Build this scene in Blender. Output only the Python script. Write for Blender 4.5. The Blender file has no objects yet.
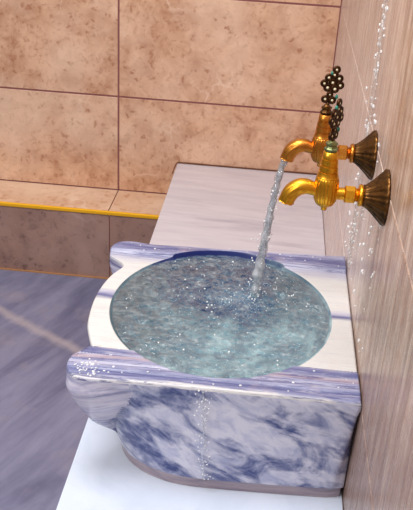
import bpy, bmesh, math, random
from mathutils import Vector, Matrix, noise
random.seed(7)
C = bpy.context.scene.collection
bpy.context.scene.cycles.transparent_max_bounces = 32
PI = math.pi
sc = bpy.context.scene
sc.view_settings.view_transform = 'Standard'
sc.view_settings.look = 'None'
sc.view_settings.exposure = 0.0

# ------------------------------------------------------------------ helpers
def S(r, g, b):
    f = lambda c: (c/255/12.92) if c/255 <= .04045 else ((c/255+.055)/1.055)**2.4
    return (f(r), f(g), f(b), 1)

def link(name, bm, mats, parent=None, smooth=True, kind=None):
    me = bpy.data.meshes.new(name)
    bm.normal_update(); bm.to_mesh(me); bm.free()
    for m in (mats if isinstance(mats, (list, tuple)) else [mats]): me.materials.append(m)
    if smooth:
        for p in me.polygons: p.use_smooth = True
    o = bpy.data.objects.new(name, me); C.objects.link(o)
    if parent:
        o.parent = parent
        o.matrix_parent_inverse = Matrix.Translation(parent.location).inverted()
    if kind: o['kind'] = kind
    return o

def thing(name, label, cat, loc=(0, 0, 0), group=None):
    o = bpy.data.objects.new(name, None); C.objects.link(o)
    o.location = loc; o.empty_display_size = .05
    o['label'] = label; o['category'] = cat
    if group: o['group'] = group
    return o

def tag(o, label, cat, group=None, kind=None):
    o['label'] = label; o['category'] = cat
    if group: o['group'] = group
    if kind: o['kind'] = kind
    return o

def sharp(o, deg=35):
    me = o.data
    me.set_sharp_from_angle(angle=math.radians(deg))

def box(bm, x0, x1, y0, y1, z0, z1, bev=0, mi=0, seg=2):
    vs = [bm.verts.new((x, y, z)) for x in (x0, x1) for y in (y0, y1) for z in (z0, z1)]
    q = [(0, 1, 3, 2), (4, 6, 7, 5), (0, 4, 5, 1), (2, 3, 7, 6), (0, 2, 6, 4), (1, 5, 7, 3)]
    fs = [bm.faces.new([vs[i] for i in f]) for f in q]
    for f in fs: f.material_index = mi
    if bev:
        es = list({e for f in fs for e in f.edges})
        r = bmesh.ops.bevel(bm, geom=es, offset=bev, segments=seg, affect='EDGES', profile=.5)
        for f in r['faces']: f.material_index = mi

def loft(bm, rings, close=True, cap0=False, cap1=False):
    vr = [[bm.verts.new(p) for p in r] for r in rings]
    n = len(vr[0])
    for a, b in zip(vr, vr[1:]):
        for i in range(n if close else n-1):
            j = (i+1) % n
            bm.faces.new((a[i], a[j], b[j], b[i]))
    if cap0: bm.faces.new(list(reversed(vr[0])))
    if cap1: bm.faces.new(vr[-1])
    return vr

def frame(t):
    t = t.normalized()
    up = Vector((0, 1, 0)) if abs(t.y) < .9 else Vector((0, 0, 1))
    u = up.cross(t).normalized(); v = t.cross(u)
    return u, v

def tube(bm, pts, rad, n=20, flute=None, caps=True):
    """swept tube: pts list of Vectors, rad list; flute(k, angle) multiplies the radius"""
    rings = []
    for k, p in enumerate(pts):
        a = pts[max(k-1, 0)]; b = pts[min(k+1, len(pts)-1)]
        u, v = frame(b-a)
        ring = []
        for i in range(n):
            t = 2*PI*i/n
            r = rad[k]*(flute(k, t) if flute else 1)
            ring.append(p+u*math.cos(t)*r+v*math.sin(t)*r)
        rings.append(ring)
    loft(bm, rings, True, caps, caps)

def crom(pts, n=8, closed=False):
    P = [Vector(p) for p in pts]; out = []
    m = len(P)
    for i in range(m if closed else m-1):
        p0 = P[(i-1) % m] if closed or i > 0 else P[0]
        p1, p2 = P[i], P[(i+1) % m]
        p3 = P[(i+2) % m] if closed or i+2 < m else P[-1]
        for k in range(n):
            t = k/n
            out.append(.5*((2*p1)+(-p0+p2)*t+(2*p0-5*p1+4*p2-p3)*t*t+(-p0+3*p1-3*p2+p3)*t**3))
    if not closed: out.append(P[-1])
    return out

def sm(a, b, x):
    t = max(0, min(1, (x-a)/(b-a))); return t*t*(3-2*t)

# ------------------------------------------------------------------ materials
class NT:
    def __init__(s, name):
        s.m = bpy.data.materials.new(name); s.m.use_nodes = True
        s.t = s.m.node_tree; s.n = s.t.nodes
        s.b = s.n['Principled BSDF']; s.out = s.n['Material Output']
        s.tc = s.n.new('ShaderNodeTexCoord')
    def l(s, a, b): s.t.links.new(a, b)
    def node(s, k, **kw):
        n = s.n.new('ShaderNode'+k)
        for a, v in kw.items():
            if hasattr(n, a): setattr(n, a, v)
            else: n.inputs[a.replace('_', ' ')].default_value = v
        return n
    def map(s, src, rot=(0, 0, 0), scale=(1, 1, 1), loc=(0, 0, 0)):
        n = s.node('Mapping'); s.l(src, n.inputs['Vector'])
        n.inputs['Rotation'].default_value = rot; n.inputs['Scale'].default_value = scale; n.inputs['Location'].default_value = loc
        return n.outputs[0]
    def noise(s, src, scale, detail=4, rough=.55, dist=0.0):
        n = s.node('TexNoise'); s.l(src, n.inputs['Vector'])
        n.inputs['Scale'].default_value = scale; n.inputs['Detail'].default_value = detail
        n.inputs['Roughness'].default_value = rough; n.inputs['Distortion'].default_value = dist
        return n
    def ramp(s, src, stops, interp='LINEAR'):
        n = s.node('ValToRGB'); s.l(src, n.inputs[0])
        r = n.color_ramp; r.interpolation = interp
        while len(r.elements) < len(stops): r.elements.new(.5)
        for e, (p, c) in zip(r.elements, stops):
            e.position = p; e.color = c if isinstance(c, tuple) else (c, c, c, 1)
        return n.outputs[0]
    def mix(s, fac, a, b, mode='MIX'):
        n = s.node('Mix'); n.data_type = 'RGBA'; n.blend_type = mode
        for k, v in ((0, fac), (6, a), (7, b)):
            if hasattr(v, 'links'): s.l(v, n.inputs[k])
            else: n.inputs[k].default_value = v
        return n.outputs[2]
    def math(s, op, a, b=0.0, c=None):
        n = s.node('Math'); n.operation = op
        for k, v in enumerate((a, b) + ((c,) if c is not None else ())):
            if hasattr(v, 'links'): s.l(v, n.inputs[k])
            else: n.inputs[k].default_value = v
        return n.outputs[0]
    def sep(s, src):
        n = s.node('SeparateXYZ'); s.l(src, n.inputs[0]); return n.outputs
    def bump(s, h, strength=.2, dist=.002):
        n = s.node('Bump'); n.inputs['Strength'].default_value = strength; n.inputs['Distance'].default_value = dist
        s.l(h, n.inputs['Height']); s.l(n.outputs[0], s.b.inputs['Normal']); return n.outputs[0]
    def set(s, **k):
        for a, v in k.items():
            i = s.b.inputs[a.replace('_', ' ')]
            if hasattr(v, 'links'): s.l(v, i)
            else: i.default_value = v
        return s

def tile_coords(t):
    """object coordinates shifted by a random amount per tile"""
    g = t.node('NewGeometry')
    r = t.math('MULTIPLY', g.outputs['Random Per Island'], 37.0)
    v = t.node('VectorMath'); v.operation = 'ADD'
    t.l(t.tc.outputs['Object'], v.inputs[0]); t.l(r, v.inputs[1])
    return v.outputs[0], g.outputs['Random Per Island']

def stone_tile(name, base, dark, light, sc_=1.0, rough=.35, blotch=.5):
    t = NT(name)
    v, rnd = tile_coords(t)
    n1 = t.noise(v, 9*sc_, 8, .62, .4)
    n2 = t.noise(v, 34*sc_, 6, .65, .6)
    n3 = t.noise(v, 3.0*sc_, 3, .5)
    c = t.mix(t.ramp(n1.outputs['Fac'], [(.38, 0.0), (.66, blotch)]), base, dark)
    c = t.mix(t.ramp(n2.outputs['Fac'], [(.53, 0.0), (.68, .75)]), c, dark)
    c = t.mix(t.ramp(n3.outputs['Fac'], [(.42, 0.0), (.70, .45)]), c, light)
    # reddish brown pebbly inclusions
    vo = t.node('TexVoronoi'); vo.feature = 'F1'
    nd = t.noise(v, 14, 4, .6)
    vv = t.mix(.09, v, nd.outputs['Color'])
    t.l(vv, vo.inputs['Vector']); vo.inputs['Scale'].default_value = 26*sc_
    inc = t.math('MULTIPLY', t.ramp(vo.outputs['Distance'], [(.16, 1.0), (.34, 0.0)]), t.ramp(n1.outputs['Fac'], [(.44, 0.0), (.58, .85)]))
    c = t.mix(inc, c, dark)
    # thin pale veins
    ve = t.node('TexVoronoi'); ve.feature = 'DISTANCE_TO_EDGE'
    vv2 = t.mix(.22, v, t.noise(v, 5, 6, .6).outputs['Color'])
    t.l(vv2, ve.inputs['Vector']); ve.inputs['Scale'].default_value = 5.5*sc_
    vein = t.math('MULTIPLY', t.ramp(ve.outputs['Distance'], [(.0, .55), (.055, 0.0)]), t.ramp(t.noise(v, 4, 2).outputs['Fac'], [(.52, 0.0), (.66, 1.0)]))
    c = t.mix(vein, c, light)
    t.set(Base_Color=c, Roughness=rough)
    t.bump(n2.outputs['Fac'], .12, .002)
    return t.m

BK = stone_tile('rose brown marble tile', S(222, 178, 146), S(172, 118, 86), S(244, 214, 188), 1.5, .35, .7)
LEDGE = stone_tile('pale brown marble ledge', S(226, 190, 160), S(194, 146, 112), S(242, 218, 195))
RISER = stone_tile('brown marble riser with painted shade', S(158, 122, 108), S(112, 82, 74), S(188, 158, 145), 1.2, .4)  # shade below the ledge overhang is put into this darker brown

def grout(name, col):
    t = NT(name); n = t.noise(t.tc.outputs['Object'], 60, 4)
    t.set(Base_Color=t.mix(n.outputs['Fac'], col, tuple(c*.6 for c in col[:3])+(1,)), Roughness=.8); return t.m
GROUT = grout('plum brown grout', S(150, 92, 88))
GROUTR = grout('pale wall grout', S(240, 228, 222))
GROUTRED = grout('reddish grout', S(150, 62, 50))
RUST = grout('rusty brown sealant', S(120, 70, 45))

def right_tile():
    t = NT('streaked travertine tile')
    v, rnd = tile_coords(t)
    st = t.map(v, scale=(1, 9, 1.0))
    n1 = t.noise(st, 5, 8, .65, .3)
    n2 = t.noise(t.map(v, scale=(1, 22, 2.2)), 8, 6, .7)
    n3 = t.noise(v, 22, 6, .7, .4)
    c = t.mix(t.ramp(n1.outputs['Fac'], [(.36, 0.0), (.64, 1.0)]), S(220, 192, 170), S(154, 120, 100))
    c = t.mix(t.ramp(n3.outputs['Fac'], [(.45, 0.0), (.66, .6)]), c, S(176, 130, 98))
    # pale streaks of glare on the damp wall, painted into the colour
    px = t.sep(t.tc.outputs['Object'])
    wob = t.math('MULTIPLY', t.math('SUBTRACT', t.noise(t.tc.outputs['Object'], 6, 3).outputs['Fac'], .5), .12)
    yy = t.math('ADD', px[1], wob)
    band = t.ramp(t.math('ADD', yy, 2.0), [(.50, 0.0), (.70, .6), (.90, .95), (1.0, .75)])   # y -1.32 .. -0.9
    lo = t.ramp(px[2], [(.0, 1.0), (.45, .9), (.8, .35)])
    wet_glare = t.math('MULTIPLY', t.math('MULTIPLY', band, lo), t.ramp(n2.outputs['Fac'], [(.36, .15), (.56, 1.0)]))
    c = t.mix(wet_glare, c, S(236, 220, 216))
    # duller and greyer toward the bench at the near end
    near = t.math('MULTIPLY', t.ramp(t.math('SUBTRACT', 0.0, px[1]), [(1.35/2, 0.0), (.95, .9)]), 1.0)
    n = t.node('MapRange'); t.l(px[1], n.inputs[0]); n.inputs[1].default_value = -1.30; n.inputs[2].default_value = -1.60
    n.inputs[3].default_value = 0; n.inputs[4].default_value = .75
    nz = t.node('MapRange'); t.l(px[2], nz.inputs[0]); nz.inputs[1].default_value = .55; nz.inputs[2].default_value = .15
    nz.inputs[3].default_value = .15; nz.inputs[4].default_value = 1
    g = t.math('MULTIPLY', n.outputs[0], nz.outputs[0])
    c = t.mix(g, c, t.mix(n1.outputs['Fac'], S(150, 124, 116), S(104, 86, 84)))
    t.set(Base_Color=c, Roughness=t.ramp(n2.outputs['Fac'], [(.4, .42), (.62, .2)]))
    t.bump(n3.outputs['Fac'], .25, .002)
    return t.m
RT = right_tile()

def vein_marble(name, base, mid, dark, rot, scale, lo=.5, hi=.72, dlo=.62, dhi=.8, rough=.18, fine=1.0, loc=(0, 0, 0), warm=None):
    t = NT(name)
    v = t.map(t.tc.outputs['Object'], rot=rot, loc=loc)
    v = t.map(v, scale=scale)
    n1 = t.noise(v, 1.0, 7, .58, .9)
    n2 = t.noise(v, 2.7*fine, 7, .62, .6)
    n3 = t.noise(t.tc.outputs['Object'], 55, 5, .7)
    c = t.mix(t.ramp(n2.outputs['Fac'], [(.42, 0.0), (.66, .75)]), base, mid)
    c = t.mix(t.ramp(n1.outputs['Fac'], [(lo, 0.0), (hi, .95)]), c, mid)
    f = t.math('MULTIPLY', t.ramp(n1.outputs['Fac'], [(dlo-.09, 0.0), (dhi-.06, 1.0)]), t.ramp(n2.outputs['Fac'], [(.33, .2), (.56, 1.0)]))
    c = t.mix(f, c, dark)
    if warm:
        c = t.mix(t.ramp(t.noise(t.tc.outputs['Object'], 6, 5, .6).outputs['Fac'], [(.52, 0.0), (.72, .5)]), c, warm)
    c = t.mix(t.ramp(n3.outputs['Fac'], [(.55, 0.0), (.75, .25)]), c, mid)
    t.set(Base_Color=c, Roughness=rough)
    t.bump(n3.outputs['Fac'], .06, .002)
    return t

FRONT = vein_marble('blue veined marble', S(218, 216, 230), S(152, 158, 196), S(50, 64, 124), (0, math.radians(-33), 0), (8, 6, 15), .49, .66, .55, .66, .2).m
ft_ = vein_marble('slate blue floor marble', S(138, 137, 162), S(114, 114, 142), S(76, 78, 108), (0, 0, math.radians(24)), (7, 1.3, 3), .42, .66, .6, .85, .3, 1.5, warm=S(160, 148, 156))
_x, _y, _z = ft_.sep(ft_.tc.outputs['Object'])[:3]
_d = ft_.math('MULTIPLY_ADD', _x, .521, .918); _d = ft_.math('MULTIPLY_ADD', _y, .853, _d)
_d = ft_.math('ADD', _d, ft_.math('MULTIPLY', ft_.math('SUBTRACT', ft_.noise(ft_.tc.outputs['Object'], 9, 5, .6).outputs['Fac'], .5), .05))
_k = ft_.ramp(ft_.math('ABSOLUTE', _d), [(.004, .55), (.026, 0.0)])
ft_.l(ft_.mix(_k, ft_.b.inputs['Base Color'].links[0].from_socket, S(190, 176, 176)), ft_.b.inputs['Base Color'])
FLOORM = ft_.m
SLABN = vein_marble('overexposed bench marble', S(214, 222, 236), S(200, 210, 226), S(186, 194, 214), (0, 0, .2), (3, 3, 3), .6, .9, .75, .95, .16).m  # front end of the bench; its overexposed white is put into the colour
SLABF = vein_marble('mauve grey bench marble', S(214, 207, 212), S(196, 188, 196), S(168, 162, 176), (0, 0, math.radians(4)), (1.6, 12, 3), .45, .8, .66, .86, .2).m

def rim_mat():
    t = NT('banded rim marble')
    o = t.tc.outputs['Object']
    x, y, z = t.sep(o)[:3]
    wob = t.math('MULTIPLY', t.math('SUBTRACT', t.noise(t.map(o, scale=(3, 10, 3)), 2.2, 5, .6).outputs['Fac'], .5), .03)
    yy = t.math('ADD', y, wob)
    f = t.math('MULTIPLY_ADD', yy, 1/.56, 1.62/.56)       # 0 at y=-1.62, 1 at y=-1.06
    k = lambda yv: (yv+1.62)/.56
    W, L, B, D, P = S(216, 213, 209), S(180, 178, 198), S(144, 146, 178), S(88, 92, 138), S(170, 148, 156)
    c = t.ramp(f, [(k(-1.60), L), (k(-1.589), W), (k(-1.583), B), (k(-1.571), D), (k(-1.563), B), (k(-1.552), L), (k(-1.543), B),
                   (k(-1.534), P), (k(-1.527), L), (k(-1.517), D), (k(-1.508), B), (k(-1.498), W), (k(-1.335), W), (k(-1.322), D),
                   (k(-1.31), L), (k(-1.296), W), (k(-1.18), W), (k(-1.145), L), (k(-1.13), B), (k(-1.115), D), (k(-1.10), B), (k(-1.09), L)])
    streak = t.noise(t.map(o, scale=(6, 110, 60)), 1.6, 8, .74, .9)
    bars = t.ramp(f, [(k(-1.515), 1.0), (k(-1.495), .12), (k(-1.16), .12), (k(-1.135), 1.0)])
    c = t.mix(t.math('MULTIPLY', bars, t.ramp(streak.outputs['Fac'], [(.50, 0.0), (.56, .85)])), c, S(84, 86, 130))
    c = t.mix(t.math('MULTIPLY', bars, t.ramp(streak.outputs['Fac'], [(.36, .6), (.46, 0.0)])), c, S(196, 190, 202))
    c = t.mix(t.ramp(t.noise(o, 16, 5, .6).outputs['Fac'], [(.55, 0.0), (.75, .4)]), c, S(206, 184, 180))
    t.set(Base_Color=c, Roughness=.3)
    t.bump(t.noise(t.map(o, scale=(1, 2.5, 2.5)), 70, 6, .7).outputs['Fac'], .35, .0025)
    return t.m
RIM = rim_mat()
LUG = vein_marble('lavender lug marble', S(214, 208, 222), S(146, 146, 186), S(70, 76, 130), (0, math.radians(8), 0), (4, 6, 34), .46, .64, .56, .72).m

def bowl_mat():
    t = NT('blue grey bowl marble')
    o = t.tc.outputs['Object']
    n1 = t.noise(o, 11, 7, .62, 1.2); n2 = t.noise(o, 34, 5, .65, .8)
    c = t.mix(t.ramp(n1.outputs['Fac'], [(.36, 0.0), (.62, 1.0)]), S(206, 228, 228), S(120, 146, 158))
    c = t.mix(t.ramp(n2.outputs['Fac'], [(.52, 0.0), (.68, .7)]), c, S(70, 96, 128))
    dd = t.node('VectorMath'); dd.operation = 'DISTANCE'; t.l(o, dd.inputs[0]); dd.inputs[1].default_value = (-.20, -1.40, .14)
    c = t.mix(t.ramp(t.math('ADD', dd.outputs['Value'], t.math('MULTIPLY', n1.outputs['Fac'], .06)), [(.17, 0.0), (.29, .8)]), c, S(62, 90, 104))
    # a broad dark blue vein down the far side of the bowl
    x, y, z = t.sep(o)[:3]
    yy = t.math('ADD', y, t.math('MULTIPLY', t.math('SUBTRACT', n1.outputs['Fac'], .5), .16))
    far = t.ramp(t.math('ADD', yy, 1.6), [(.375, 0.0), (.43, 1.0)])
    xr = t.ramp(t.math('ADD', t.math('ADD', x, .6), t.math('MULTIPLY', t.math('SUBTRACT', n2.outputs['Fac'], .5), .1)), [(.17, 0.25), (.22, 1.0), (.42, 1.0), (.47, .1)])
    c = t.mix(t.math('MULTIPLY', far, xr), c, S(10, 30, 92))
    t.set(Base_Color=c, Roughness=.3)
    return t.m
BOWL = bowl_mat()

def brass(name, col, dark, amount=.5, rough=.24):
    t = NT(name); o = t.tc.outputs['Object']
    n = t.noise(o, 70, 5, .65); n2 = t.noise(o, 240, 3, .6)
    c = t.mix(t.ramp(n.outputs['Fac'], [(.45, 0.0), (.68, amount)]), col, dark)
    t.set(Base_Color=c, Metallic=1.0, Roughness=t.ramp(n.outputs['Fac'], [(.35, rough), (.7, rough+.22)]))
    t.bump(n2.outputs['Fac'], .12, .0006)
    return t.m
BRASS = brass('warm polished brass', S(240, 176, 52), S(190, 112, 30), .6)
BRASS2 = brass('worn coppery brass', S(214, 142, 58), S(150, 84, 40), .6)
ANT = brass('darkened antique brass', S(112, 76, 40), S(40, 28, 22), .95, .32)
DARKB = brass('blackened bronze filigree', S(74, 48, 30), S(26, 20, 18), .8, .35)
VERD = brass('greenish tarnished brass', S(140, 140, 92), S(70, 116, 100), .8, .4)
GOLD = NT('bright gold trim').set(Base_Color=S(255, 190, 30), Metallic=.35, Roughness=.28).m
BEAD = NT('cream filigree beads').set(Base_Color=S(240, 226, 190), Roughness=.3).m
TEAL = NT('teal enamel').set(Base_Color=S(40, 122, 104), Roughness=.3).m

def water_mat(name, tint, body, bodyfac, rough=.04, bsc=60, bstr=.6, bd=.004, spark=None, gloss=.8):
    t = NT(name); o = t.tc.outputs['Object']
    t.n.remove(t.b)
    n1 = t.noise(o, bsc, 6, .62, 1.0); n2 = t.noise(o, bsc*.3, 4, .6, .8)
    h = t.math('ADD', n1.outputs['Fac'], t.math('MULTIPLY', n2.outputs['Fac'], 1.6))
    b = t.node('Bump'); b.inputs['Strength'].default_value = bstr; b.inputs['Distance'].default_value = bd; t.l(h, b.inputs['Height'])
    tr = t.node('BsdfTransparent'); tr.inputs['Color'].default_value = tint
    df = t.node('BsdfDiffuse'); t.l(b.outputs[0], df.inputs['Normal'])
    if spark: t.l(t.ramp(t.noise(t.map(o, rot=(0, 0, .5), scale=(1, 1.7, 1)), 52, 7, .7, 1.0).outputs['Fac'], [(.30, spark[0]), (.47, spark[1]), (.56, body), (.66, spark[2])]), df.inputs['Color'])  # white ripple caustics and dark troughs painted into the diffuse colour
    else: df.inputs['Color'].default_value = body
    gl = t.node('BsdfGlossy'); gl.inputs['Roughness'].default_value = rough; t.l(b.outputs[0], gl.inputs['Normal'])
    gl.inputs['Color'].default_value = (1, 1, 1, 1)
    m1 = t.node('MixShader'); t.l(t.ramp(n2.outputs['Fac'], [(.35, bodyfac[0]), (.65, bodyfac[1])]), m1.inputs[0])
    t.l(tr.outputs[0], m1.inputs[1]); t.l(df.outputs[0], m1.inputs[2])
    fr = t.node('Fresnel'); fr.inputs['IOR'].default_value = 1.33; t.l(b.outputs[0], fr.inputs['Normal'])
    k = t.math('MINIMUM', t.math('MULTIPLY_ADD', fr.outputs[0], gloss, .01), 1.0)
    m2 = t.node('MixShader'); t.l(k, m2.inputs[0]); t.l(m1.outputs[0], m2.inputs[1]); t.l(gl.outputs[0], m2.inputs[2])
    t.l(m2.outputs[0], t.out.inputs['Surface'])
    return t.m
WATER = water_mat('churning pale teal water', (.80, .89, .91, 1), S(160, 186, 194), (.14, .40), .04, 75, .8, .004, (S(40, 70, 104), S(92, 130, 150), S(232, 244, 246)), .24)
STREAM = water_mat('clear falling water', (.93, .95, .97, 1), S(245, 246, 250), (.06, .34), .04, 70, .5, .004, None, .8)
DROP = water_mat('water droplets', (.95, .96, .98, 1), S(255, 255, 255), (.55, .9), .05, 40, .1, .001)
FILM = water_mat('thin water film', (.97, .96, .95, 1), S(250, 242, 236), (.0, .42), .2, 70, 1.0, .006, None, .15)

# ------------------------------------------------------------------ room
TZ = (-.385, -.123, .222, .569, .916, 1.263)    # tile joints in height
# back wall (plane y = 0)
bm = bmesh.new()
box(bm, -1.9, .06, .0014, .05, -.40, 1.30, mi=1)
xs = [-2.13, -1.42, -.71, 0.0]
for a, b in zip(xs, xs[1:]):
    for z0, z1 in zip(TZ[1:], TZ[2:]):
        box(bm, max(a, -1.9)+.0030, b-.0030, 0, .02, z0+.0030, z1-.0030, .0012)
o = link('wall_back', bm, [BK, GROUT], smooth=False, kind='structure')
# right wall (plane x = 0)
bm = bmesh.new()
box(bm, .0012, .06, -2.45, .05, -.40, 1.30, mi=1)
ys = [-2.45, -1.69, -.98, -.27, 0.0]
for a, b in zip(ys, ys[1:]):
    for z0, z1 in zip(TZ[1:], TZ[2:]):
        box(bm, 0, .02, a+.0015, b-.0015, z0+.0014+.004, z1-.0014+.004, .001)
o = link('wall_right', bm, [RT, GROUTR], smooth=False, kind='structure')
# floor
bm = bmesh.new(); box(bm, -1.9, .06, -2.45, .05, -.44, -.385)
link('floor', bm, FLOORM, smooth=False, kind='structure')

# tiled ledge at the foot of the back wall
led = thing('tiled_ledge', 'low brown marble tiled ledge with gold edge strip along the back wall', 'ledge', (-1.2, -.09, -.385))
bm = bmesh.new()
for a, b in ((-1.9, -1.42), (-1.42, -.71), (-.71, -.501)):
    box(bm, a+.0015, b-.0015, -.184, -.001, -.143, -.123, .001)
link('ledge_top', bm, LEDGE, led, False)
bm = bmesh.new()
for a, b in ((-1.9, -1.41), (-1.41, -.705), (-.705, -.501)):
    box(bm, a+.0015, b-.0015, -.186, -.17, -.383, -.1375, .001)
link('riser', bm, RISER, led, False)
bm = bmesh.new(); box(bm, -1.9, -.501, -.183, -.003, -.384, -.144)
link('core', bm, GROUT, led, False)
bm = bmesh.new(); box(bm, -1.9, -.501, -.192, -.186, -.3848, -.381)
o = link('joint', bm, grout('orange joint', S(196, 140, 92)), led, False); o['label'] = 'pale orange joint where the riser meets the floor'
bm = bmesh.new()
prof = [(-.180, -.1225), (-.186, -.1215), (-.1905, -.124), (-.1915, -.129), (-.1905, -.134), (-.186, -.1365), (-.180, -.1355)]
loft(bm, [[Vector((x, y, z)) for y, z in prof] for x in (-1.9, -.5015)], True, True, True)
o = link('edge_strip', bm, GOLD, led); o['label'] = 'shiny gold edge strip'; sharp(o)

# marble bench carrying the basin
bench = thing('marble_bench', 'long mauve marble bench slab, its overexposed front painted white, along the right wall under the basin', 'bench', (-.25, -1.2, -.385))
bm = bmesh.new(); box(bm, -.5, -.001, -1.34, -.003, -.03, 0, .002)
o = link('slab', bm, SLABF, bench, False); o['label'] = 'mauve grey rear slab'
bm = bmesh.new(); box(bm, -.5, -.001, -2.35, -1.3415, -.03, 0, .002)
o = link('slab', bm, SLABN, bench, False); o['label'] = 'front slab, painted overexposed white'
bm = bmesh.new(); box(bm, -.49, -.001, -2.34, -.003, -.384, -.03)
link('base', bm, RISER, bench, False)
bm = bmesh.new()
pp = crom([(-.504, -.10, .002), (-.503, -.03, .003), (-.498, -.006, .004), (-.47, -.0035, .004), (-.3, -.003, .003), (-.004, -.003, .003)], 6)
tube(bm, pp, [.0022+.0012*noise.noise(p*40) for p in pp], 8)
link('sealant', bm, RUST, bench)

# ------------------------------------------------------------------ basin
CX, CY, RX, RY, H = -.253, -1.3315, .210, .228, .243
def radial(poly):
    """polyline (closed) -> radius as a function of angle about the bowl centre"""
    P = [(x-CX, y-CY) for x, y in poly]
    def R(th):
        dx, dy = math.cos(th), math.sin(th); best = 0
        for (ax, ay), (bx, by) in zip(P, P[1:]+P[:1]):
            ex, ey = bx-ax, by-ay
            den = dx*ey-dy*ex
            if abs(den) < 1e-12: continue
            t = (ax*ey-ay*ex)/den; u = (ax*dy-ay*dx)/den
            if t > 0 and -1e-6 <= u <= 1+1e-6: best = max(best, t)
        return best
    return R
def curve_poly(pts):
    c = crom([(x, y, 0) for x, y in pts], 8)
    return [(p.x, p.y) for p in c]
XR = -.0015
T = curve_poly([(XR, -1.590), (-.15, -1.590), (-.38, -1.592), (-.455, -1.596), (-.484, -1.588), (-.498, -1.562), (-.494, -1.535), (-.476, -1.513), (-.470, -1.497),
                (-.481, -1.465), (-.494, -1.42), (-.500, -1.35), (-.497, -1.29), (-.487, -1.24), (-.470, -1.195), (-.484, -1.176), (-.503, -1.160),
                (-.509, -1.135), (-.500, -1.107), (-.472, -1.096), (-.42, -1.100), (-.35, -1.095), (-.15, -1.085), (XR, -1.076)])
M = curve_poly([(XR, -1.586), (-.15, -1.586), (-.33, -1.586), (-.395, -1.580), (-.435, -1.563), (-.462, -1.520), (-.476, -1.45), (-.482, -1.35), (-.472, -1.25), (-.445, -1.16),
                (-.39, -1.10), (-.25, -1.092), (XR, -1.080)])
B = curve_poly([(XR, -1.556), (-.15, -1.566), (-.28, -1.569), (-.345, -1.552), (-.395, -1.512), (-.425, -1.45), (-.438, -1.36), (-.430, -1.25), (-.405, -1.165),
                (-.36, -1.11), (-.25, -1.10), (XR, -1.092)])
NTH = 480
TH = [2*PI*i/NTH for i in range(NTH)]
rT, rM, rB = radial(T), radial(M), radial(B)
# make sure the sharp corners by the wall are hit exactly
for cx_, cy_ in ((XR, -1.590), (XR, -1.076)):
    a = math.atan2(cy_-CY, cx_-CX) % (2*PI)
    i = min(range(NTH), key=lambda k: abs(TH[k]-a)); TH[i] = a
RT_, RM_, RB_ = [rT(t) for t in TH], [rM(t) for t in TH], [rB(t) for t in TH]
def Rbowl(t): return 1/math.sqrt((math.cos(t)/RX)**2+(math.sin(t)/RY)**2)
RBW = [Rbowl(t) for t in TH]
def ztop(x, y):
    z = H-.006
    z += .006*sm(-1.502, -1.506, y) + .007*sm(-1.142, -1.137, y)
    # shallow mouldings cut along the front bar
    for g in (-1.525, -1.5515):
        z -= .0022*max(0, 1-abs(y-g)/.0035)
    z -= .003*sm(-1.564, -1.570, y)
    # the far bar wanders a little in height
    if y > -1.14: z += .0025*noise.noise(Vector((x*9, 0, 3)))
    return z
def P(i, r, z): return Vector((CX+math.cos(TH[i])*r, CY+math.sin(TH[i])*r, z))

basin = thing('marble_basin', 'carved blue veined white marble wash basin full of water on the bench', 'basin', (-.25, -1.33, 0))
# bowl
bm = bmesh.new(); rings = []
for k in range(1, 23):
    a = k/22*PI/2
    s = math.sin(a)**.75; dz = math.cos(a)
    rings.append([P(i, RBW[i]*(.99*s), H-.012-.12*dz) for i in range(NTH)])
rings.append([P(i, RBW[i]*.997, H-.010) for i in range(NTH)])
def rp(i, r):
    p = P(i, r, 0); p.z = ztop(p.x, p.y); return p
def lip(i, f, dz):
    p = rp(i, RBW[i]*f); p.z -= dz; return p
rings.append([lip(i, 1.004, .0035) for i in range(NTH)])
rings.append([lip(i, 1.014, .0006) for i in range(NTH)])
bowl_last = rings[-1]
loft(bm, rings, True, True, False)
link('bowl', bm, BOWL, basin)
# rim
bm = bmesh.new(); rings = [bowl_last]
NR = 44
for k in range(1, NR+1):
    u = k/NR
    ring = []
    for i in range(NTH):
        r0 = RBW[i]*1.014; r1 = RT_[i]-.004
        ring.append(rp(i, r0+(r1-r0)*u))
    rings.append(ring)
for f, dz in ((.0022, .0008), (.0007, .0028), (0, .006)):
    ring = []
    for i in range(NTH):
        p = rp(i, RT_[i]-f); p.z = rp(i, RT_[i]-.004).z-dz; ring.append(p)
    rings.append(ring)
rim_last = rings[-1]
loft(bm, rings, True)
o = link('rim', bm, RIM, basin)
# outside of the body with its corner lugs
def lobe(i, z):
    """1 in the middle of a corner lug, 0 outside it; the lug narrows to a point at its foot"""
    th = math.degrees(TH[i]) % 360
    s = sm(.04, .225, z)
    for c0, a_lo, a_hi in ((221.8, 217.0, 243.0), (139.5, 121.0, 147.0)):
        hi = a_hi-c0; lo = c0-a_lo
        if c0 > 180: hi = 4+(hi-4)*s; lo = 4+(lo-4)*s
        else: lo = 4+(lo-4)*s; hi = 4+(hi-4)*s
        d = (th-c0)/hi if th > c0 else (c0-th)/lo
        if abs(d) < 1: return math.sqrt(1-d*d)
    return 0.0
def outer(i, z):
    b = RB_[i]+(RM_[i]-RB_[i])*min(1, (z/.225))**.85
    L = lobe(i, z)
    w = max(0, min(1, (z-.055)/.15))**.9
    top = sm(.205, .229, z)
    r = b+max(0, RT_[i]-b)*max(top, w*min(1, L*1.25))
    r += .0035*L*w*(1-top)*(1 if math.degrees(TH[i]) > 224 else 0.2)
    x = CX+math.cos(TH[i])*r
    if x > XR: r = (XR-CX)/math.cos(TH[i])
    return r
zs = [.228-.0065*k for k in range(31)]+[.026]
rings = [rim_last]+[[P(i, outer(i, z), z) for i in range(NTH)] for z in zs]
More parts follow.
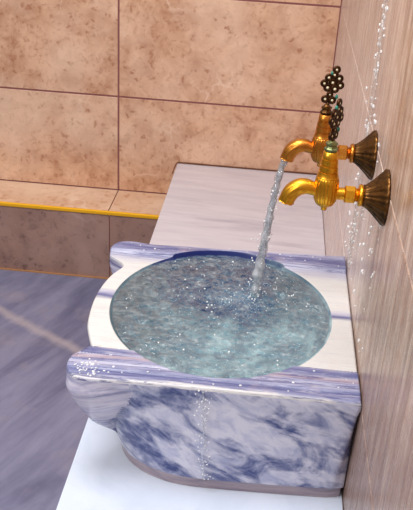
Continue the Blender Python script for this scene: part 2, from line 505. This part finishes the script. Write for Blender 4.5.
islug = lambda i, z: lobe(i, z) > 0 and z > .07
for nm, want, mat in (('body', False, FRONT), ('corner_lug', 'f', LUG), ('corner_lug', 'b', LUG)):
    bm = bmesh.new()
    vr = [[bm.verts.new(p) for p in r] for r in rings]
    for k in range(len(rings)-1):
        for i in range(NTH):
            j = (i+1) % NTH
            L = islug(i, rings[k+1][i].z)
            tagv = False if not L else ('f' if math.sin(TH[i]) < 0 else 'b')
            if tagv == want: bm.faces.new((vr[k][i], vr[k][j], vr[k+1][j], vr[k+1][i]))
    bmesh.ops.delete(bm, geom=[v for v in bm.verts if not v.link_faces], context='VERTS')
    o = link(nm, bm, mat, basin)
    if want == 'f': o['label'] = 'rounded front corner lug, splashed with water'
    if want == 'b': o['label'] = 'rounded rear corner lug'
# foot
bm = bmesh.new()
def ft(i, z, d):
    r = outer(i, .026)-d
    if CX+math.cos(TH[i])*r > XR: r = (XR-CX)/math.cos(TH[i])
    return P(i, r, z)
loft(bm, [[ft(i, .026, 0) for i in range(NTH)], [ft(i, .0225, .004) for i in range(NTH)], [ft(i, .018, .005) for i in range(NTH)], [ft(i, .0005, .006) for i in range(NTH)]], True, False, True)
FOOT = vein_marble('brownish marble foot', S(176, 160, 168), S(136, 124, 142), S(92, 80, 92), (0, 0, 0), (5, 5, 40), .45, .7, .6, .8).m
o = link('foot', bm, FOOT, basin); o['label'] = 'narrow brownish foot'; sharp(o, 40)

# ------------------------------------------------------------------ water in the bowl
IMP = Vector((-.190, -1.268, 0))
bm = bmesh.new()
WL = H-.0095
rings = []
NW = 130
for k in range(1, NW+1):
    u = k/NW; ring = []
    for i in range(0, NTH, 2):
        p = P(i, RBW[i]*.992*u, 0)
        d = (Vector((p.x, p.y, 0))-IMP).length
        amp = .0028+.006*math.exp(-d/.07)
        q = Vector((p.x*24, p.y*24, 0))
        h = noise.noise(q)*.9+noise.noise(q*2.3+Vector((5, 1, 0)))*.7+noise.noise(q*5)*.35
        h = (1-abs(h))*1.4-.9+.45*noise.noise(q*9+Vector((2, 7, 0)))
        rip = .0018*math.sin(d*230)*math.exp(-d/.09)
        p.z = WL+(amp*h+rip)*(1-.6*sm(.93, 1, u)) + .0035*math.exp(-(d/.02)**2)
        ring.append(p)
    rings.append(ring)
loft(bm, rings, True, True)
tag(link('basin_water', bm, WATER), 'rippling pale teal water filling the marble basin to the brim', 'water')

# ------------------------------------------------------------------ falling water
bm = bmesh.new()
p0, p1 = Vector((-.157, -1.265, .527)), Vector((-.191, -1.266, WL))
for s_ in range(3):
    pts, rad = [], []
    N = 90
    for k in range(N+1):
        u = k/N
        x = p0.x+(p1.x-p0.x)*(u**.62)
        z = p0.z+(p1.z-p0.z)*u
        a = u*7+s_*2.1
        off = .0042*(.3+u)*(.6+.6*noise.noise(Vector((s_*9, u*7, 0))))
        pts.append(Vector((x+math.cos(a)*off, p0.y+math.sin(a)*off, z)))
        rad.append((.0050+.0018*u)*(1+.45*noise.noise(Vector((s_*5, u*26, 1))))+.001*math.sin(u*60+s_))
    tube(bm, pts, rad, 14, lambda k, t: 1+.28*noise.noise(Vector((math.cos(t)*1.5, math.sin(t)*1.5, k*.22+s_*8))))
tag(link('water_stream', bm, STREAM), 'clear twisting stream of water falling from the rear tap into the basin', 'water')

def drops(name, pts, mat, flat=1.0):
    bm = bmesh.new()
    for p, r in pts:
        m = Matrix.Translation(p) @ Matrix.Diagonal((r*random.uniform(.8, 1.3), r*random.uniform(.8, 1.3), r*flat*random.uniform(.8, 1.2), 1))
        bmesh.ops.create_icosphere(bm, subdivisions=2, radius=1, matrix=m)
    return link(name, bm, mat)
pts = []
for _ in range(110):      # spray round the stream and where it lands
    u = random.random()**.6
    x = p0.x+(p1.x-p0.x)*(u**.62); z = p0.z+(p1.z-p0.z)*u
    s_ = .004+.008*u
    pts.append((Vector((x+random.gauss(0, s_), -1.265+random.gauss(0, s_), max(z, WL+.004))), random.uniform(.0006, .0018)))
for _ in range(60):
    a = random.uniform(0, 2*PI); d = abs(random.gauss(0, .035))
    pts.append((IMP+Vector((math.cos(a)*d, math.sin(a)*d, WL+.004+random.expovariate(90))), random.uniform(.0006, .0016)))
tag(drops('splash_droplets', pts, DROP), 'fine splash droplets flying round the falling stream', 'droplets', kind='stuff')
pts = []
for _ in range(150):      # bubbles floating on the water
    a = random.uniform(0, 2*PI); u = math.sqrt(random.random())*.95
    r = Rbowl(a)*u
    p = Vector((CX+math.cos(a)*r, CY+math.sin(a)*r, WL+.001))
    pts.append((p, random.choice((.0007, .0009, .0012, .0018))*random.uniform(.6, 1.1)))
tag(drops('water_bubbles', pts, DROP, .8), 'scattered small white bubbles floating on the basin water', 'bubbles', kind='stuff')
pts = []
for _ in range(150):      # beads lying on the rim, thickest on the front left lug
    if random.random() < .35: x, y = -.462+random.gauss(0, .015), -1.566+random.gauss(0, .010)
    else: x, y = random.uniform(-.47, -.01), random.choice((random.uniform(-1.585, -1.50), random.uniform(-1.13, -1.09), random.uniform(-1.58, -1.10)))
    a = math.atan2(y-CY, x-CX); d = math.hypot(x-CX, y-CY)
    if d < Rbowl(a)*1.03 or d > rT(a)-.006: continue
    pts.append((Vector((x, y, ztop(x, y)+.0002)), random.uniform(.0008, .0024)))
tag(drops('rim_droplets', pts, DROP, .5), 'water beads lying scattered on the marble basin rim', 'droplets', kind='stuff')
pts = []
for _ in range(260):      # sparkling drips down the wall above the taps
    z = random.uniform(.26, 1.0)
    y = -1.10+random.gauss(0, .028)-.05*(1.0-z)
    if random.random() < .3: y = random.uniform(-1.5, -1.0); z = random.uniform(.25, .6)
    pts.append((Vector((-.0005, y, z)), random.uniform(.0009, .0026)))
tag(drops('wall_droplets', pts, DROP, 1.7), 'glittering water drops clinging to the right wall', 'droplets', kind='stuff')
# film of water running down the wall
bm = bmesh.new()
rows = []
for k in range(60):
    z = 1.05-(1.05-.26)*k/59
    w = .030+.012*noise.noise(Vector((0, 0, z*7)))
    yc = -1.10-.05*(1-z)+.012*noise.noise(Vector((3, 0, z*5)))
    rows.append([Vector((-.0008-.0022*math.sin(PI*j/10)*(1+.7*noise.noise(Vector((j*.9, 0, z*14)))), yc-w+2*w*j/10, z)) for j in range(11)])
loft(bm, rows, False)
tag(link('water_film', bm, FILM), 'shining sheet of water running down the right wall behind the taps', 'water')
# overflow trickle on the basin front
bm = bmesh.new()
pts = []
for k in range(60):
    u = k/59
    pts.append(Vector((-.262+.010*u+.005*noise.noise(Vector((k*.13, 3, 0))), -1.5925+.013*u, .236-.205*u)))
tube(bm, pts, [max(.0004, .0011+.0012*noise.noise(Vector((k*.45, 7, 2)))) for k in range(60)], 8)
tag(link('overflow_trickle', bm, STREAM), 'thin trickle of overflow water down the basin front', 'water')
pts = []
for _ in range(90):
    u = random.random()
    pts.append((Vector((-.262+.010*u+random.gauss(0, .007), -1.5925+.0135*u, .236-.205*u)), random.uniform(.0005, .0014)))
tag(drops('trickle_droplets', pts, DROP), 'small droplets scattered along the trickle on the basin front', 'droplets', kind='stuff')

# ------------------------------------------------------------------ taps
def revolve(bm, prof, origin, axis, n=48, flute=None, caps=True):
    """prof: list of (distance along axis, radius)"""
    axis = Vector(axis).normalized()
    if abs(axis.z) > .5: u, v = Vector((1, 0, 0)), Vector((0, 1, 0))
    else: u, v = Vector((0, 1, 0)), Vector((0, 0, 1))
    rings = []
    for k, (h, r) in enumerate(prof):
        rings.append([origin+axis*h+(u*math.cos(2*PI*i/n)+v*math.sin(2*PI*i/n))*r*(flute(k, 2*PI*i/n, h) if flute else 1) for i in range(n)])
    loft(bm, rings, True, caps, caps)
    bmesh.ops.recalc_face_normals(bm, faces=bm.faces)

def torus(bm, c, R, r, u, v, n=14, m=7):
    w = u.cross(v)
    rings = []
    for i in range(n):
        a = 2*PI*i/n; d = u*math.cos(a)+v*math.sin(a)
        rings.append([c+d*(R+r*math.cos(2*PI*j/m))+w*r*math.sin(2*PI*j/m) for j in range(m)])
    rings.append(rings[0])
    loft(bm, rings, True)
    bmesh.ops.remove_doubles(bm, verts=bm.verts, dist=1e-6)

def tap(y, z, label, body_mat, spout_len, turn, tilt, gu, gw, gland):
    O = Vector((0, y, z))            # centre of the wall flange
    t = thing('brass_tap', label, 'tap', (0, y, z), 'antique brass taps on the right wall')
    A = lambda x, dz=0.0: O+Vector((x, 0, dz))
    # flange: fluted trumpet against the wall
    bm = bmesh.new()
    prof = [(.0005, .0445), (.003, .0450), (.0055, .0435), (.010, .0385), (.016, .0325), (.022, .0265), (.028, .0215), (.033, .018), (.037, .0165)]
    revolve(bm, prof, O, (-1, 0, 0), 96, lambda k, a, h: 1-.055*(abs(math.sin(a*10))**.5 < .62)*(1 if 1 < k < 8 else 0)-.02*(1-abs(math.sin(a*10))))
    link('flange', bm, ANT, t)
    bm = bmesh.new()
    revolve(bm, [(.036, .0135), (.037, .0168), (.040, .0178), (.043, .0168), (.044, .0125)], O, (-1, 0, 0))
    link('collar', bm, body_mat, t)
    bm = bmesh.new()
    revolve(bm, [(.043, .0105), (.050, .0105), (.066, .0100), (.074, .0098), (.086, .0115), (.092, .0125)], O, (-1, 0, 0))
    link('inlet_pipe', bm, body_mat, t)
    bm = bmesh.new()
    revolve(bm, [(.048, .0112), (.050, .0142), (.064, .0142), (.066, .0112)], O, (-1, 0, 0), 8)
    o = link('hex_nut', bm, body_mat, t, smooth=False)
    # fluted valve body
    V = A(-.0945)
    bm = bmesh.new()
    prof = [(-.030, .0030), (-.0295, .0045), (-.026, .0050), (-.0235, .0050), (-.0225, .0085), (-.019, .0135), (-.012, .0172), (-.002, .0188), (.008, .0190),
            (.018, .0185), (.025, .0172), (.027, .0160)]
    revolve(bm, prof, V, (0, 0, 1), 96, lambda k, a, h: 1+(.035*math.cos(a*22) if 4 < k < 11 else 0))
    link('valve_body', bm, body_mat, t)
    bm = bmesh.new()
    prof = [(.026, .0165), (.028, .0172), (.030, .0160), (.036, .0152), (.0365, .0138), (.038, .0138), (.0385, .0148), (.046, .0140), (.0465, .0126), (.048, .0126),
            (.0485, .0136), (.057, .0126), (.0575, .0113), (.059, .0113), (.0595, .0123), (.068, .0114), (.0695, .0095)]
    revolve(bm, prof, V, (0, 0, 1), 48)
    o = link('bonnet', bm, body_mat, t); sharp(o, 50)
    bm = bmesh.new()
    prof = [(.069, .0085), (.0705, .0108), (.074, .0110), (.0755, .0090), (.078, .0080), (.080, .0095), (.0825, .0095), (.084, .0060), (.087, .004)]
    revolve(bm, prof, V, (0, 0, 1), 8)
    o = link('gland_nut', bm, gland, t, smooth=False)
    # spout
    bm = bmesh.new()
    L = spout_len
    path = crom([V+Vector((-.006, 0, .002)), V+Vector((-.018, 0, .004)), V+Vector((-.030*L, 0, .0075)), V+Vector((-.042*L, 0, .005)), V+Vector((-.052*L, 0, -.004)), V+Vector((-.0575*L, 0, -.016)), V+Vector((-.0590*L, 0, -.021))], 6)
    n = len(path); rads = []
    for k in range(n):
        u = k/(n-1)
        rads.append(.0102+.0034*sm(.1, .5, u)-.0010*sm(.6, .9, u)+.0010*sm(.92, 1, u))
    def fl(k, a):
        u = k/(n-1); w = sm(.42, .6, u)
        return 1-.13*w*abs(math.cos(a*3.5))**6
    # hollow mouth: outer wall, lip, then back inside
    path2 = path+[path[-1], path[-1], path[-4], path[-7]]
    rings = []
    for k in range(len(path2)):
        base = min(k, n-1)
        if k < n: pa, pb, r = path[max(k-1, 0)], path[min(k+1, n-1)], rads[k]
        else:
            pa, pb = path[-2], path[-1]; r = (rads[-1]*.85, rads[-1]*.72, rads[-1]*.70, rads[-1]*.5)[k-n]
        u_, v_ = frame(pb-pa)
        rings.append([path2[k]+(u_*math.cos(2*PI*i/56)+v_*math.sin(2*PI*i/56))*r*(fl(base, 2*PI*i/56) if k < n else 1) for i in range(56)])
    loft(bm, rings, True, True, True)
    bmesh.ops.recalc_face_normals(bm, faces=bm.faces)
    link('spout', bm, body_mat, t)
    # filigree handle: openwork of rings in its own turned plane
    ca, sa = math.cos(turn), math.sin(turn)
    U = Vector((ca, sa, 0)); Wv = Vector((math.sin(tilt)*ca, math.sin(tilt)*sa, math.cos(tilt)))
    U = (U-Wv*U.dot(Wv)).normalized()
    base = V+Vector((0, 0, .083))
    g = (gu+gw)/2
    bm = bmesh.new()
    tube(bm, [base+Wv*k for k in (-.006, .0, .004, .008)], [.0055, .0050, .0038, .0030], 10)
    lay = [(-.0052, .010, .0046), (.0052, .010, .0046), (0, .0175, .0036),
           (-.0058, .0265, .0050), (.0052, .0262, .0050), (-.0118, .0315, .0044), (.0115, .0325, .0046), (0, .0345, .0048), (-.0072, .0405, .0046),
           (.0078, .0415, .0048), (0, .0455, .0044), (.0012, .0530, .0044)]
    cents = []
    for a, b, R_ in lay:
        c = base+U*a*gu+Wv*b*gw; cents.append((c, R_*g))
        torus(bm, c, R_*g*.86, .0021*g, U, Wv)
    # knobbly scroll edge
    bmesh.ops.recalc_face_normals(bm, faces=bm.faces)
    h = link('handle', bm, DARKB, t)
    bm = bmesh.new()
    for c, R_ in cents:
        bmesh.ops.create_icosphere(bm, subdivisions=2, radius=R_*.45, matrix=Matrix.Translation(c))
    link('beads', bm, BEAD, h)['label'] = 'pale beads set in the filigree'
    for a, b in ((-.004, .047), (.0105, .016)):
        bm = bmesh.new()
        c = base+U*a*gu+Wv*b*gw
        m = Matrix.Translation(c) @ Matrix.Diagonal((.0028, .0028, .0042, 1))
        bmesh.ops.create_icosphere(bm, subdivisions=2, radius=1, matrix=m)
        link('enamel', bm, TEAL, h)['label'] = 'teal enamel leaf'
    return t

tap(-1.477, .558, 'front brass tap with turned bead handle and dry curved spout', BRASS, 1.03, math.radians(62), math.radians(6), 1.4, 1.15, VERD)
tap(-1.265, .549, 'rear brass tap with water running from its spout into the basin', BRASS2, 1.03, math.radians(4), math.radians(7), 1.2, 1.26, ANT)

# ------------------------------------------------------------------ camera
px, py, pz, yaw, pitch, roll, f = -.19306, -2.68343, 1.06591, .06938, .48562, .05769, 821.67
cy_, sy_, cp, sp = math.cos(yaw), math.sin(yaw), math.cos(pitch), math.sin(pitch)
fw = Vector((-sy_*cp, cy_*cp, -sp)); r0 = Vector((cy_, sy_, 0)); u0 = r0.cross(fw)
r = r0*math.cos(roll)+u0*math.sin(roll); u = -r0*math.sin(roll)+u0*math.cos(roll)
m = Matrix((r, u, -fw)).transposed().to_4x4(); m.translation = Vector((px, py, pz))
cd = bpy.data.cameras.new('camera'); cam = bpy.data.objects.new('camera', cd); C.objects.link(cam)
cam.matrix_world = m
cd.sensor_fit = 'VERTICAL'; cd.sensor_height = 36; cd.lens = f/510*36
cd.clip_start = .05
sc.camera = cam

# ------------------------------------------------------------------ light
def area(name, loc, to, size, power, col=(1, 1, 1)):
    l = bpy.data.lights.new(name, 'AREA'); l.shape = 'DISK'; l.size = size; l.energy = power; l.color = col
    o = bpy.data.objects.new(name, l); C.objects.link(o); o.location = loc
    o.rotation_euler = (Vector(to)-Vector(loc)).to_track_quat('-Z', 'Y').to_euler()
area('ceiling_lamp', (-.65, -1.8, 2.2), (-.25, -1.2, .1), .9, 34, (.98, .98, 1))
area('room_lamp', (-1.5, -2.6, 1.6), (-.4, -.6, .1), .5, 14, (1, .98, .96))
w = bpy.data.worlds.new('room light'); sc.world = w; w.use_nodes = True
nt = w.node_tree; bg = nt.nodes['Background']
tc = nt.nodes.new('ShaderNodeTexCoord'); sp_ = nt.nodes.new('ShaderNodeSeparateXYZ'); rr = nt.nodes.new('ShaderNodeValToRGB')
nt.links.new(tc.outputs['Generated'], sp_.inputs[0])
mr = nt.nodes.new('ShaderNodeMapRange'); mr.inputs[1].default_value = -1; mr.inputs[2].default_value = 1
nt.links.new(sp_.outputs[2], mr.inputs[0]); nt.links.new(mr.outputs[0], rr.inputs[0])
e = rr.color_ramp.elements; e[0].position = .35; e[0].color = (.22, .19, .18, 1); e[1].position = .85; e[1].color = (1.2, 1.18, 1.18, 1); k_ = e.new(.56); k_.color = (.42, .38, .36, 1)
nt.links.new(rr.outputs[0], bg.inputs[0]); bg.inputs[1].default_value = .68
